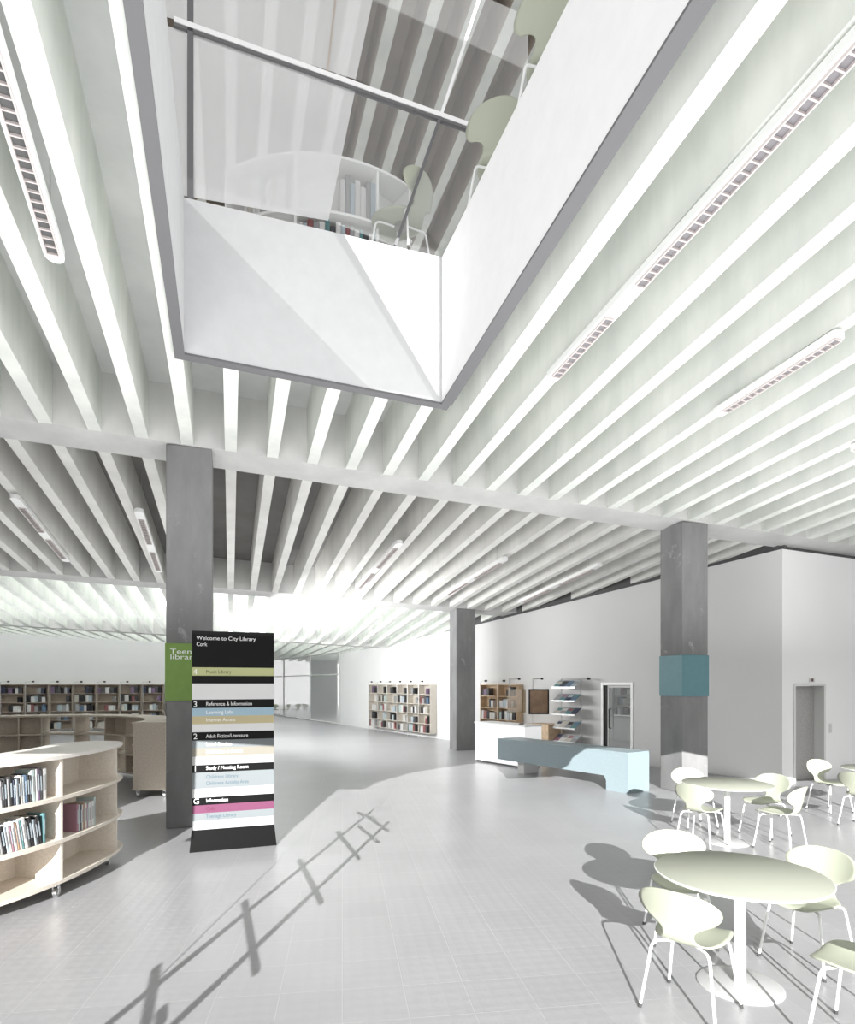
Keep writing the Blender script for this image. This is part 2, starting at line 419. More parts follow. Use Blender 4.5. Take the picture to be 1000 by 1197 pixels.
# ------------------------------------------------------------------ walls
A = Vector((-4.34, 30.0)); J = Vector((1.21, 20.9)); K = Vector((7.23, 12.3))
def uv_of(p): return (RX*p[0]+RY*p[1], RY*p[0]-RX*p[1])
def wall_run(name, p, q, m, z0=None, z1=None, th=0.15, top_off=0.10, side=1, zbot=0.0):
    """vertical wall from p to q; body on the far side of the seen face"""
    p, q = Vector(p), Vector(q); d = (q-p).normalized(); n = Vector((-d.y, d.x))*th*side
    zt = [soffit(*uv_of(p))-top_off, soffit(*uv_of(q))-top_off]
    if z0 is not None: zt = [z0, z1]
    ring = [p, q, q+n, p+n]
    zz = [zt[0], zt[1], zt[1], zt[0]]
    return struct(MB().hexa([(r.x, r.y, zbot) for r in ring] + [(r.x, r.y, z) for r, z in zip(ring, zz)]).build(name, m))
def W2(px, off=0.0):
    r = (px-500)/F
    s = (r*20.9-1.21)/(6.02+8.6*r)
    n = Vector((-.819, -.573))
    return J + (K-J)*s + n*off
DW0, DW1 = W2(706), W2(738)
DH = 1.98
def topz(p): return soffit(*uv_of(p))-0.10
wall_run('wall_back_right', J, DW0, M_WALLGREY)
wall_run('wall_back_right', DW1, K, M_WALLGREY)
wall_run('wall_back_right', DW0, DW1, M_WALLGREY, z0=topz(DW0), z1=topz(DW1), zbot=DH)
wall_run('wall_far', A, J, M_PLASTER)
# dark shadow gap above the walls
def gap(name, p, q):
    p, q = Vector(p), Vector(q); d = (q-p).normalized(); n = Vector((-d.y, d.x))*.10
    ring = [p+n, q+n, q+n*2, p+n*2]
    zb = [soffit(*uv_of(r)) for r in ring]
    struct(MB().hexa([(r.x, r.y, z-.14) for r, z in zip(ring, zb)] + [(r.x, r.y, z+.8) for r, z in zip(ring, zb)]).build(name, M_DARK))
R_END = K + Vector((.951, .31))*9
gap('trim_4', J, K); gap('trim_5', K, R_END)
# lift wall with its opening
def LW(t): return K + Vector((.951, .31))*t
def lw_t(px):
    r = (px-500)/F
    return (r*K.y-K.x)/(.951-.31*r)
L0, L1 = lw_t(930), lw_t(963)
LH = 1.97
wall_run('wall_right', LW(0), LW(L0), M_PLASTER, th=.3)
wall_run('wall_right', LW(L1), R_END, M_PLASTER, th=.3)
wall_run('wall_right', LW(L0), LW(L1), M_PLASTER, z0=topz(LW(L0)), z1=topz(LW(L1)), zbot=LH, th=.3)
# left far wall
P0 = Vector(UV(28.4, -24)); r_ = (246-500)/F; yy = 28.4/(RX*r_+RY); P1 = Vector((r_*yy, yy))
wall_run('wall_left', P0, P1, M_PLASTER, th=.15)
P2 = P1 + Vector((RX, RY))*16
wall_run('wall_left', P1+Vector((RX, RY))*.15, P2, M_PLASTER, th=.15)
P3 = A + (A-J).normalized()*16
wall_run('wall_end', P2, P3, M_PLASTER)
q0, q1 = Vector(UV(-4, -13.6)), Vector(UV(28.3, -13.6))
wall_run('wall_light_block', q0, q1, M_PLASTER, z0=6.6, z1=4.0)  # unseen wall added to keep side light off the left area
# glazed far wall
struct_glass = bpy.data.objects.new('window_3', None); COL.objects.link(struct_glass); struct_glass.location = (A.x, A.y, 0)
struct_glass['kind'] = 'structure'
def lg(p, z): return (p.x-A.x, p.y-A.y, z)
ztop = soffit(*uv_of(A))
Pm = [A + (P3-A)*t for t in (0, .26, .55, 1)]
for i in range(3):
    MB().add([lg(Pm[i], 0), lg(Pm[i+1], 0), lg(Pm[i+1], ztop), lg(Pm[i], ztop)], [(0, 1, 2, 3)]).build('glass_pane', M_GLASS, struct_glass)
mb = MB()
for p in Pm: mb.tube([lg(p, 0), lg(p, ztop)], .05, 4)
mb.tube([lg(A, ztop), lg(P3, ztop)], .06, 4); mb.tube([lg(A, 2.5), lg(P3, 2.5)], .03, 4); mb.tube([lg(A, .03), lg(P3, .03)], .04, 4)
mb.build('frame', M_FRAME, struct_glass)
# terrace beyond the glass
tw = [A + Vector((9, 9)), P3 + Vector((9, 14))]
wall_run('wall_terrace', P3+Vector((3, 16)), A+Vector((16, 12)), mat('terrace_render', (.42, .42, .42), .8, noise=(.8, .2, 4)), z0=5.5, z1=4.6)
for px in (371, 387):
    p = Vector(((px-500)/F*42, 42))
    struct(MB().box(p.x-.4, p.x+.4, p.y-.4, p.y+.4, 0, 4.6).build('terrace_column', mat('terrace_column_grey', (.3, .3, .3), .8, noise=(1, .1, 3))))

# door in the back right wall
dirw = (K-J).normalized(); nrm = Vector((-.819, -.573))
th2 = math.atan2(dirw.y, dirw.x)
dwid = (DW1-DW0).length
dr = bpy.data.objects.new('door_1', None); COL.objects.link(dr); dr.location = (DW0.x, DW0.y, 0); dr.rotation_euler.z = th2; dr['kind'] = 'structure'
fr = MB(); fr.box(-.07, .0, -.03, .17, 0, DH+.07); fr.box(dwid, dwid+.07, -.03, .17, 0, DH+.07); fr.box(0, dwid, -.03, .17, DH, DH+.07)
fr.build('door_frame', M_WHITEMETAL, dr, bevel=.005)
MB().box(.002, .09, .02, .10, 0.01, DH-.01).build('door_stile', M_BLACKMATT, dr)
gfr = MB(); gfr.box(.09, .13, .04, .08, .01, DH-.01); gfr.box(dwid-.045, dwid-.004, .04, .08, .01, DH-.01); gfr.box(.13, dwid-.045, .04, .08, DH-.06, DH-.01); gfr.box(.13, dwid-.045, .04, .08, .01, .08)
gfr.build('door_leaf', M_FRAME, dr)
MB().box(.13, dwid-.045, .055, .06, .08, DH-.06).build('glass_pane', M_GLASSCLEAR, dr)
MB().tube([(.20, .04, .85), (.20, -.03, .86), (.20, -.03, 1.35), (.20, .04, 1.36)], .016, 8).build('door_handle', M_BLACKMATT, dr, smooth=True)
# room behind the door
B0, B1 = DW0 + Vector((.3, .95))*6.5 - dirw*3, DW0 + Vector((.3, .95))*6.5 + dirw*5
wall_run('wall_back_room', B0, B1, M_PLASTER, z0=3.2, z1=3.2)

# lift door
lw_th = math.atan2(.31, .951); lwid = L1-L0
lp = LW(L0)
ld = bpy.data.objects.new('door_2', None); COL.objects.link(ld); ld.location = (lp.x, lp.y, 0); ld.rotation_euler.z = lw_th; ld['kind'] = 'structure'
fr = MB(); fr.box(-.05, .0, -.02, .30, 0, LH+.05); fr.box(lwid, lwid+.05, -.02, .30, 0, LH+.05); fr.box(0, lwid, -.02, .30, LH, LH+.05)
fr.build('door_frame', M_FRAME, ld, bevel=.004)
MB().box(.005, lwid*.45, .20, .235, .005, LH-.005).build('door_panel', M_LIFT, ld)
MB().box(lwid*.45+.006, lwid-.005, .21, .245, .005, LH-.005).build('door_panel', M_LIFT, ld)
MB().box(0, lwid, -.01, .25, -.001, .006).build('door_sill', M_STEEL, ld)
pt = LW(lw_t(949))
ind = thing('lift_indicator', 'small grey floor indicator panel above the lift door', 'indicator panel', (pt.x, pt.y, 2.045), lw_th)
MB().box(-.075, .075, -.02, 0, 0, .09).build('plate', M_FRAME, ind, bevel=.003)
MB().box(-.025, .03, -.024, -.02, .015, .075).build('display', mat('indicator_dark', (.10, .05, .05), .4), ind)
MB().box(-.055, -.035, -.024, -.02, .03, .055).build('arrow_light', mat('indicator_red', (.3, .06, .05), .4), ind)
pt = LW(lw_t(971))
cb = thing('lift_call_plate', 'narrow steel call button plate right of the lift door', 'button plate', (pt.x, pt.y, .98), lw_th)
MB().box(-.035, .035, -.015, 0, 0, .20).build('plate', M_FRAME, cb, bevel=.003)
for z in (.06, .13):
    MB().tube([(0, -.015, z), (0, -.022, z)], .014, 12).build('call_button', M_STEEL, cb)

# unseen wall added behind the camera, its openings cut to shape the sun patches
def hole_xy(p):                            # carry a lit point back along the sun to that added wall
    k = (p[1]+6.0)/SUN.y
    return (p[0]-SUN.x*k, p[2]-SUN.z*k)
YF = -6.0
main = [(-5.8, .02), (8.5, .02), (8.5, 5.5), (4.2, 5.95), (3.3, 6.05), (3.2, 6.25), (2.3, 6.25), (2.0, 6.08), (1.95, 5.95), (1.75, 5.85), (.75, 5.75), (.6, 6.45), (0, 6.5), (-1.2, 6.1), (-2.0, 5.6), (-2.05, 5.37), (-3.42, 5.37), (-3.45, 4.2), (-3.8, 4.2), (-3.82, 4.95), (-4.6, 4.95), (-4.65, 5.2), (-5.8, 5.15)]
fas = [screen_pt(*q, u=UF) for q in ((392, 255), (513, 290), (513, 462))]
tri = [hole_xy(p) for p in fas]
fas2 = [screen_pt(*q, u=UF) for q in ((216, 205), (380, 255), (507, 466), (372, 445), (216, 408))]
tintp = [hole_xy(p) for p in fas2]
bm = bmesh.new()
def loop(pts):
    vs = [bm.verts.new((x, YF, z)) for x, z in pts]
    return [bm.edges.new((vs[i], vs[(i+1) % len(vs)])) for i in range(len(vs))]
ed = loop([(-20, -.1), (16, -.1), (16, 14), (-20, 14)]) + loop(main) + loop(tri) + loop(tintp)
bmesh.ops.triangle_fill(bm, use_beauty=True, edges=ed)
me = bpy.data.meshes.new('wall_sun_mask'); bm.to_mesh(me); bm.free(); me.materials.append(M_PLASTER)
fo = bpy.data.objects.new('wall_sun_mask', me); COL.objects.link(fo); struct(fo)
struct(MB().add([(x, YF+.01, z) for x, z in tintp], [tuple(range(5))]).build('sun_dimmer_pane', M_SUNDIM))  # pane added to pass only weak sun onto the void wall

# unseen ladder frame added behind the camera, laid out to throw a railing shadow
ZL = 3.0; KS = ZL/(-SUN.z)
def back(px, py):
    x, y = on_floor(px, py); return Vector((x-SUN.x*KS, y-SUN.y*KS, ZL))
tr = thing('shadow_frame', 'unseen steel frame added to throw a railing shadow across the floor tiles', 'ladder frame', (*back(300, 1060).xy, ZL))
tl0 = Vector(tr.location)
def rail(name, a, b, r=.022): MB().tube([back(*a)-tl0, back(*b)-tl0], r, 6).build(name, M_WHITEMETAL, tr)
rail('rail', (118, 1204), (436, 947), .026); rail('rail', (196, 1204), (454, 961), .026)
for a, b in (((170, 1200), (183, 1131)), ((300, 1136), (286, 1054)), ((376, 1055), (350, 1005)), ((420, 1004), (394, 972)), ((443, 985), (420, 966)), ((455, 972), (432, 956)), ((440, 958), (418, 950)), ((188, 1197), (189, 1180))):
    rail('rung', a, b, .022)
for q in ((150, 1178), (440, 950)):
    p = back(*q)-tl0; MB().tube([p, p+Vector((0, 0, 3.6))], .006, 6).build('hanger', M_WHITEMETAL, tr)

# ------------------------------------------------------------------ columns and their signs
def column(name, u0, v0, w, zt):
    p = UV(u0, v0)
    mb = MB(); mb.box(-w/2, w/2, 0, .60, 0, zt)
    return struct(mb.build(name, M_COLUMN, loc=(*p, 0), rotz=TH, bevel=.012))
CL = on_floor(222, 965); cu, cv = uv_of(CL); cuL = 9.06
zL = soffit(cuL+.3, cv)
col_l = column('column', cuL, cv, .60, zL+.02)
RC = Vector(on_floor(770, 921)); ru, rv = uv_of(RC); rv += .29
ru = max(ru, 9.06)
col_r = column('column', 9.06 if abs(ru-9.06) < 1.2 else ru, rv, .58, soffit(9.4, rv)+.02)
R3 = Vector(((568-500)/F*16.9, 16.9)); u3, v3 = uv_of(R3)
col_c = column('column', 17.06, v3, .62, soffit(17.3, v3)+.02)
def band(col, w, z0, z1, m, name, label, wrap):
    t = thing(name, label, 'sign', (col.location.x, col.location.y, z0), TH)
    g = .012
    mb = MB(); mb.box(-w/2-g, w/2+g, -g, .0-.0005, 0, z1-z0)
    mb.box(-w/2-g, -w/2-.0005, 0, .60, 0, z1-z0); mb.box(w/2+.0005, w/2+g, 0, .60, 0, z1-z0)
    if wrap: mb.box(-w/2-g, w/2+g, .6, .6+g, 0, z1-z0)
    mb.build('panel', m, t); return t
sg = band(col_l, .60, 1.77, 2.57, M_SIGNGREEN, 'column_sign', 'green sign reading Teen library on the grey column behind the totem', False)
M_LET = mat('white_letters', (.85, .87, .85), .5)
lettering('Teen\nlibrary', M_LET, sg, -.25, -.0135, .655, width=.36, size=.10, line=.75)
band(col_r, .58, 1.78, 2.54, M_TEAL, 'column_band', 'blank teal band wrapped around the concrete column by the desk', True)

# ------------------------------------------------------------------ directory totem
ka, kb = Vector(on_floor(222, 997)), Vector(on_floor(323, 988))
kc = (ka+kb)/2; kw = 1.0
kt = thing('directory_totem', 'tall black directory totem with coloured bands of floor names', 'sign', (kc.x, kc.y, 0), math.atan2(kb.y-ka.y, kb.x-ka.x))
KT = 2.64; hw = .475; kd = .10
MB().box(-hw, hw, .02, .02+kd, .24, KT).build('panel', M_BLACK, kt, bevel=.004)
mb = MB(); mb.hexa([(-.505, -.005, 0), (.505, -.005, 0), (.505, .16, 0), (-.505, .16, 0), (-hw-.005, .012, .26), (hw+.005, .012, .26), (hw+.005, .13, .26), (-hw-.005, .13, .26)])
mb.build('plinth', M_BLACK, kt)
def kz(y): return 2-(y-800)*.010156
def bm_(name, c): return mat('band_'+name, c, .5)
bands = [(780, 789.7, 'olive', (.50, .52, .26)), (799, 818, 'grey', (.72, .72, .72)), (828, 837.5, 'blue', (.34, .48, .58)), (837.5, 847, 'tan', (.52, .45, .27)),
         (847, 856.3, 'grey', (.72, .72, .72)), (866, 875, 'paleblue', (.15, .167, .175)), (875, 885, 'cream', (.19, .178, .148)), (885, 895, 'white', (.40, .40, .40)),
         (904, 923, 'paleblue', (.15, .167, .175)), (923, 933.5, 'white', (.40, .40, .40)), (942.5, 952, 'pink', (.125, .030, .073)), (952, 961, 'paleblue', (.15, .167, .175)), (961, 972, 'white', (.40, .40, .40))]
for y0, y1, nm, c in bands:
    o = MB().box(-hw, hw, .0165, .0195, kz(y1), kz(y0)).build('band', bm_(nm, c), kt)
    o['label'] = {'paleblue': 'pale blue', }.get(nm, nm) + ' band'
YT = .0155
LW_ = mat('lettering_white', (.9, .9, .9), .5); LD = mat('lettering_dark', (.08, .09, .04), .5); LB = mat('lettering_blue', (.045, .085, .115), .5); LP = mat('lettering_wine', (.09, .010, .035), .5)
rows = [('Welcome to City Library', 747.5, .05, .72, LW_), ('Cork', 754.8, .05, .125, LW_), ('Music Library', 787, .163, .30, LD),
        ('Reference & Information', 825.2, .163, .555, LW_), ('Learning Labs', 835, .163, .327, LW_), ('Internet Access', 844, .163, .35, LW_),
        ('Adult Fiction/Literature', 863.3, .163, .51, LW_), ('Local Studies', 872.6, .163, .305, LW_), ('Exhibition & Events', 881.6, .163, .44, LW_),
        ('Study / Meeting Room', 901, .163, .51, LW_), ('Childrens Library', 911.4, .163, .387, LB), ('Childrens Activity Area', 919, .163, .515, LB),
        ('Information', 939.4, .163, .26, LW_), ('Cafe', 949, .163, .11, LP), ('Teenage Library', 958, .163, .365, LB)]
for s, y, x0, w, m in rows:
    lettering(s, m, kt, -hw+x0*.95, YT, kz(y), width=w*.95, size=.062 if y > 760 else .066)
for s, y in (('4', 788.3), ('3', 826.5), ('2', 864.3), ('1', 902.0), ('G', 940.5)):
    lettering(s, LW_, kt, -hw+.012, YT, kz(y), size=.095)

# ------------------------------------------------------------------ reception counters
bd = Vector((.566, -.824)); bn = Vector((.824, .566)); bth = math.atan2(bd.y, bd.x)
bp = Vector((1.626, 14.0)); bl = 3.605; dp = .62
bc = thing('reception_desk', 'low blue cantilevered reception desk in front of the white counter', 'reception desk', (bp.x, bp.y, 0), bth)
ring = [(0, .27), (bl-.58, .27), (bl-.50, .13), (bl-.50, 0), (bl, 0), (bl, .75), (0, .75)]
def xz_prism(ring, y0, y1):
    n = len(ring); mb = MB()
    mb.add([(x, y0, z) for x, z in ring] + [(x, y1, z) for x, z in ring],
           [tuple(range(n)), tuple(reversed(range(n, 2*n)))] + [(i, n+i, n+(i+1) % n, (i+1) % n) for i in range(n)])
    return mb
body = MB(); body.box(0, bl, 0, dp, .27, .72); body.build('apron', M_BLUE, bc)
xz_prism([(bl-.55, .27), (bl-.50, .18), (bl-.50, 0), (bl, 0), (bl, .27)], 0, dp).build('leg', M_BLUE, bc)
MB().box(0, bl, -.004, dp, .72, .75).build('desktop', M_BLUE, bc, bevel=.003)
MB().box(.55, .75, .12, dp-.06, 0, .27).build('support', M_FRAME, bc)
wp = Vector((1.155, 15.7)) + bn*.10; wl = 1.86
wc = thing('reception_counter', 'tall white lit reception counter beside the concrete column', 'counter', (wp.x, wp.y, 0), bth)
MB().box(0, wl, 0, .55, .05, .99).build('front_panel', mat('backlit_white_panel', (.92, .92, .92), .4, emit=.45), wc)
MB().box(-.015, wl+.015, -.015, .57, .99, 1.03).build('countertop', M_WHITE, wc, bevel=.004)
MB().box(.03, wl-.03, .04, .52, 0, .05).build('plinth', M_EDGE, wc)
MB().box(wl-.42, wl-.34, .20, .30, 1.03, 1.05).build('desk_phone_base', M_BLACKMATT, wc)

# ------------------------------------------------------------------ books
PAL = [('black', (.025, .025, .03)), ('charcoal', (.08, .08, .09)), ('white', (.80, .79, .77)), ('cream', (.70, .64, .52)), ('blue', (.06, .20, .40)),
       ('pale blue', (.45, .60, .70)), ('teal', (.05, .33, .35)), ('red', (.42, .06, .06)), ('pink', (.50, .16, .26)), ('orange', (.55, .27, .10)),
       ('purple', (.24, .10, .28)), ('grey', (.40, .40, .41)), ('navy', (.03, .05, .13)), ('mint', (.50, .68, .64))]
PAL = [(n, tuple(round(.72*(c*.55 + .45*(sum(cc)/3)), 4) for c in cc)) for n, cc in PAL]
PALM = {n: mat('book_'+n.replace(' ', '_'), c, .45) for n, c in PAL}
DARKS = ['black', 'white', 'charcoal', 'black', 'grey', 'navy', 'black', 'white', 'purple', 'charcoal']
MIXED = ['black', 'white', 'pale blue', 'charcoal', 'white', 'black', 'red', 'grey', 'charcoal', 'blue', 'white', 'black', 'cream', 'black', 'mint']
LIGHTS = ['white', 'cream', 'white', 'pale blue', 'grey', 'mint', 'white', 'red', 'black']
_bk = {}
def book_mesh(w, d, h, colour):            # spine at y=0, depth to +y, one mesh with paper edges
    key = (round(w, 3), round(d, 2), round(h, 2), colour)
    if key in _bk: return _bk[key]
    mb = MB(); c = .004
    mb.box(-w/2, -w/2+c, 0, d, 0, h); mb.box(w/2-c, w/2, 0, d, 0, h)
    ring = [(-w/2, .004), (-w/4, -.004), (w/4, -.004), (w/2, .004), (w/2-c, .008), (-w/2+c, .008)]
    mb.prism(ring, 0, h)
    mb.box(-w/2+c, w/2-c, .008, d-.004, .004, h-.004, 1)
    o = mb.build('book', [PALM[colour], M_PAPER]); me = o.data; bpy.data.objects.remove(o); _bk[key] = me
    return me
def book(loc, rotz, w, d, h, colour, label, group, lean=0.0):
    o = bpy.data.objects.new('book', book_mesh(w, d, h, colour)); COL.objects.link(o)
    o.location = loc; o.rotation_euler = (0, lean, rotz)
    return tag(o, label, 'book', group)
_bkb = {}
def near_book(loc, rotz, w, d, h, colour, label, group, lean=0.0):
    o = bpy.data.objects.new('book', None)
    key = (round(w, 3), round(d, 2), round(h, 2), colour)
    if key not in _bkb:
        mb = MB(); c = .003
        mb.box(-w/2, -w/2+c, 0, d, 0, h); mb.box(w/2-c, w/2, 0, d, 0, h)
        mb.prism([(-w/2, .004), (-w/4, -.003), (w/4, -.003), (w/2, .004), (w/2-c, .007), (-w/2+c, .007)], 0, h)
        a = mb.build('cover', PALM[colour]); m1 = a.data; bpy.data.objects.remove(a)
        a = MB().box(-w/2+c, w/2-c, .007, d-.004, .004, h-.004).build('pages', M_PAPER); m2 = a.data; bpy.data.objects.remove(a)
        lc = 'black' if colour in ('white', 'cream', 'pale blue', 'mint', 'grey', 'orange') else 'white'
        a = MB().box(-w*.22, w*.22, -.0042, -.002, h*.30, h*.80).build('spine_panel', PALM['grey' if lc == 'black' else 'pale blue']); m3 = a.data; bpy.data.objects.remove(a)
        _bkb[key] = (m1, m2, m3)
    COL.objects.link(o); o.location = loc; o.rotation_euler = (0, lean, rotz); o.empty_display_size = .05
    for n, me in zip(('cover', 'pages', 'spine_panel'), _bkb[key]):
        c = bpy.data.objects.new(n, me); COL.objects.link(c); c.parent = o
    return tag(o, label, 'book', group)

# ------------------------------------------------------------------ wall bookcases (bays of 0.86 m, five shelves)
BW, BH, BD, BZ, NR = .86, 2.0, .28, .17, 5
RH = (BH-BZ)/NR
ORD = ['first', 'second', 'third', 'fourth', 'fifth', 'sixth', 'seventh', 'eighth', 'ninth', 'tenth']
ROWN = ['top shelf', 'second shelf', 'middle shelf', 'fourth shelf', 'bottom shelf']
def make_bay(label, group, board, rows=NR):
    t = thing('wall_bookcase', label, 'bookcase', group=group)
    bz = BH-RH*rows
    MB().box(.02, BW-.02, -.02, 0, bz, BH).build('back_panel', board, t)
    for x0 in (0, BW-.02): MB().box(x0, x0+.02, -BD, 0, bz, BH).build('side_panel', board, t)
    for i in range(rows+1):
        z = bz+RH*i
        MB().box(.02, BW-.02, -BD+.005, -.02, z-(0 if i == 0 else .022), z+(.022 if i == 0 else 0)).build('shelf', board, t)
    mb = MB(); mb.tube([(.06, -BD-.02, 0), (.06, -BD-.02, BH+.10)], .012, 6); mb.tube([(.06, -BD-.02, 0), (.06, -BD-.02, .02)], .04, 8)
    mb.build('post', M_STEEL, t)
    l = MB(); l.tube([(.06, -BD-.02, BH+.10), (.30, -BD-.02, BH+.11)], .010, 6); l.build('lamp_arm', M_STEEL, t)
    l = MB(); l.tube([(.29, -BD-.02, BH+.11), (.37, -BD-.02, BH+.11)], .032, 8); l.build('lamp_head', M_BLACKMATT, t)
    return t
def fill(origin, rotz, row, f0, f1, pal, label, group, th=.085, rows=NR):
    zs = BH-RH*(row+1)+.0225 if row == rows-1 else BH-RH*(row+1)+.0005
    x = .03 + f0*(BW-.06); x1 = .03 + f1*(BW-.06)
    k = random.randrange(len(pal)); last = None
    while True:
        w = th*random.uniform(.7, 1.25)
        if x+w > x1: break
        c = pal[k % len(pal)]; k += random.choice((1, 1, 2)); h = random.uniform(.21, .29)
        lx, ly = x+w/2, -BD+.02
        wx = origin[0] + lx*math.cos(rotz) - ly*math.sin(rotz); wy = origin[1] + lx*math.sin(rotz) + ly*math.cos(rotz)
        book((wx, wy, zs), rotz, w-.002, .20, h, c, label % c, (group % c))
        x += w
T1 = [(.02, .98, DARKS), (.74, .95, DARKS), (.36, .96, LIGHTS), (.35, .98, MIXED), (.05, .60, LIGHTS)]
T2 = [(.52, 1, DARKS), (.05, .96, MIXED), (.08, .98, MIXED), (.40, .95, LIGHTS), (.10, .98, MIXED)]
# long bookcase on the left wall
first = None
for i in range(9):
    px = (1.6, 27, 53, 78.4, 103, 127, 151, 174, 197)[i]
    r = (px-500)/F; y = 28.38/(RX*r+RY)
    v0 = uv_of((r*y, y))[1]
    if i == 0: vstart = v0
    v = vstart + i*BW
    org = UV(28.38, v)
    lab = 'brown bookcase bay on the far left wall, %s bay from the left edge' % ORD[i]
    if first is None:
        first = make_bay(lab, 'bookcase bays along the far left wall', M_PLYDARK); first.location = (*org, 0); first.rotation_euler.z = TH
    else: dup(first, (*org, 0), TH, lab)
    for r_i, (f0, f1, pal) in enumerate(T1 if i % 2 == 0 else T2):
        if i == 8 or (r_i == 4 and i > 4): continue
        fill(org, TH, r_i, f0, f1, pal, 'small %s book, ' + ROWN[r_i] + ', %s bay of the far left bookcase' % ORD[i],
             '%s books, ' + ROWN[r_i] + ', %s bay of the far left bookcase' % ORD[i], th=.135)
# white bookcase on the far wall
M_SHELFPALE = mat('pale_beige_board', (.60, .56, .50), .6, noise=(30, .06, 6))
dA = (J-A).normalized(); thA = math.atan2(dA.y, dA.x)
nA = Vector((dA.y, -dA.x))
s0 = .36*(J-A).length
C1 = [(.30, .80, DARKS), (.70, .95, DARKS), (.30, .90, LIGHTS), (.30, .85, MIXED), (.05, .95, LIGHTS)]
C2 = [(.60, .95, DARKS), (.10, .95, MIXED), (.15, .95, LIGHTS), (.55, .95, LIGHTS), (.10, .75, MIXED)]
first = None
for i in range(6):
    o = A + dA*(s0+i*BW) + nA*.01
    lab = 'pale bookcase bay on the bright far wall, %s bay from its far end' % ORD[i]
    if first is None:
        first = make_bay(lab, 'bookcase bays on the bright far wall', M_SHELFPALE); first.location = (*o, 0); first.rotation_euler.z = thA
    else: dup(first, (*o, 0), thA, lab)
    for r_i, (f0, f1, pal) in enumerate(C1 if i % 2 == 0 else C2):
        fill(o, thA, r_i, f0, f1, pal, 'small %s book, ' + ROWN[r_i] + ', %s bay of the bright far bookcase' % ORD[i],
             '%s books, ' + ROWN[r_i] + ', %s bay of the bright far bookcase' % ORD[i], th=.16)
# bookcase behind the reception counter
eR = W2(612, .01)
first = None
for i in range(2):
    o = eR - dirw*(BW*(2-i))
    lab = 'oak bookcase bay behind the white counter, %s' % ('half hidden by the concrete column' if i == 0 else 'nearer the wall screen')
    if first is None:
        first = make_bay(lab, 'bookcase bays behind the reception counter', M_CABINET); first.location = (*o, 0); first.rotation_euler.z = th2
    else: dup(first, (*o, 0), th2, lab)
    for r_i, (f0, f1, pal) in enumerate(((.05, .5, DARKS), (.5, .95, MIXED), (.05, .95, LIGHTS), (.1, .9, MIXED)) if i == 0 else ((.45, .98, DARKS), (.05, .98, MIXED), (.05, .98, MIXED), (.55, .98, DARKS))):
        fill(o, th2, r_i, f0, f1, pal, 'small %s book on the ' + ROWN[r_i] + ' behind the counter, %s bay' % ('column side' if i == 0 else 'screen side'),
             '%s books, ' + ROWN[r_i] + ', counter bookcase, %s' % ORD[i], th=.13)
# bookcase in the room seen through the door
pr = Vector(((735-500)/F, 1.0)); bdir = (B1-B0).normalized()
def ray_hit(px):
    r = (px-500)/F
    a, b, c, d = bdir.x, -r, bdir.y, -1.0
    det = a*d-b*c; ex, ey = -B0.x, -B0.y
    s = (ex*d-b*ey)/det
    return B0 + bdir*s
hb = ray_hit(722)
t = make_bay('bookcase seen through the open glass door', None, M_SHELFPALE, rows=3)
o = hb + Vector((bdir.y, -bdir.x))*.01; t.location = (*o, 0); t.rotation_euler.z = math.atan2(bdir.y, bdir.x)

t['label'] = 'pale bookcase standing in the room behind the glass door'
for r_i, (f0, f1, pal) in enumerate(((.1, .95, LIGHTS), (.05, .9, MIXED), (.1, .9, DARKS))):
    fill(o, math.atan2(bdir.y, bdir.x), r_i, f0, f1, pal, 'small %s book on the ' + ('top', 'middle', 'bottom')[r_i] + ' shelf seen through the glass door',
         '%s books on the ' + ('top', 'middle', 'bottom')[r_i] + ' shelf behind the glass door', th=.12, rows=3)

# ------------------------------------------------------------------ screen, drawers, magazine rack along the back right wall
def placeW(px, off): p = W2(px, off); return (p.x, p.y, 0)
dc = thing('drawer_cabinet', 'low oak drawer cabinet behind the blue reception desk', 'cabinet', placeW(636, .02), th2)
MB().box(0, .80, -.60, 0, .02, .88).build('carcass', M_CABINET, dc, bevel=.004)
for i in range(3):
    d_ = MB().box(.015, .785, -.618, -.601, .06+i*.275, .32+i*.275).build('drawer', M_CABINET, dc, bevel=.003)
    MB().tube([(.28, -.625, .27+i*.275), (.52, -.625, .27+i*.275)], .008, 6).build('drawer_pull', M_STEEL, d_)
sp = W2(646, .55)
ds = thing('display_screen', 'black framed display screen glowing brown on a thin pole', 'screen', (sp.x, sp.y, .88), 0)
MB().tube([(-.17, .03, 0), (-.17, .03, 1.28)], .012, 8).build('pole', M_STEEL, ds)
MB().tube([(-.17, .03, 1.28), (.08, .03, 1.28)], .01, 8).build('lamp_arm', M_STEEL, ds); MB().tube([(.06, .03, 1.28), (.13, .03, 1.28)], .028, 8).build('lamp_head', M_BLACKMATT, ds)
mb = MB(); mb.box(-.29, .29, -.02, .02, .27, .31); mb.box(-.29, .29, -.02, .02, .95, .99); mb.box(-.29, -.25, -.02, .02, .31, .95); mb.box(.25, .29, -.02, .02, .31, .95)
mb.build('screen_frame', M_BLACK, ds)
MB().box(-.25, .25, -.012, .018, .31, .95).build('screen', M_SCREEN, ds)
gp = W2(622, .62)
gpn = thing('glass_panel', 'clear glass display panel beside the black framed screen', 'glass panel', (gp.x, gp.y, 0), 0)
MB().box(-.27, .27, -.006, .006, 1.16, 1.86).build('pane', glass_mat('warm_glass', (.85, .78, .66), .06, .10), gpn)
MB().tube([(-.22, .02, 0), (-.22, .02, 2.16)], .012, 8).build('pole', M_STEEL, gpn)
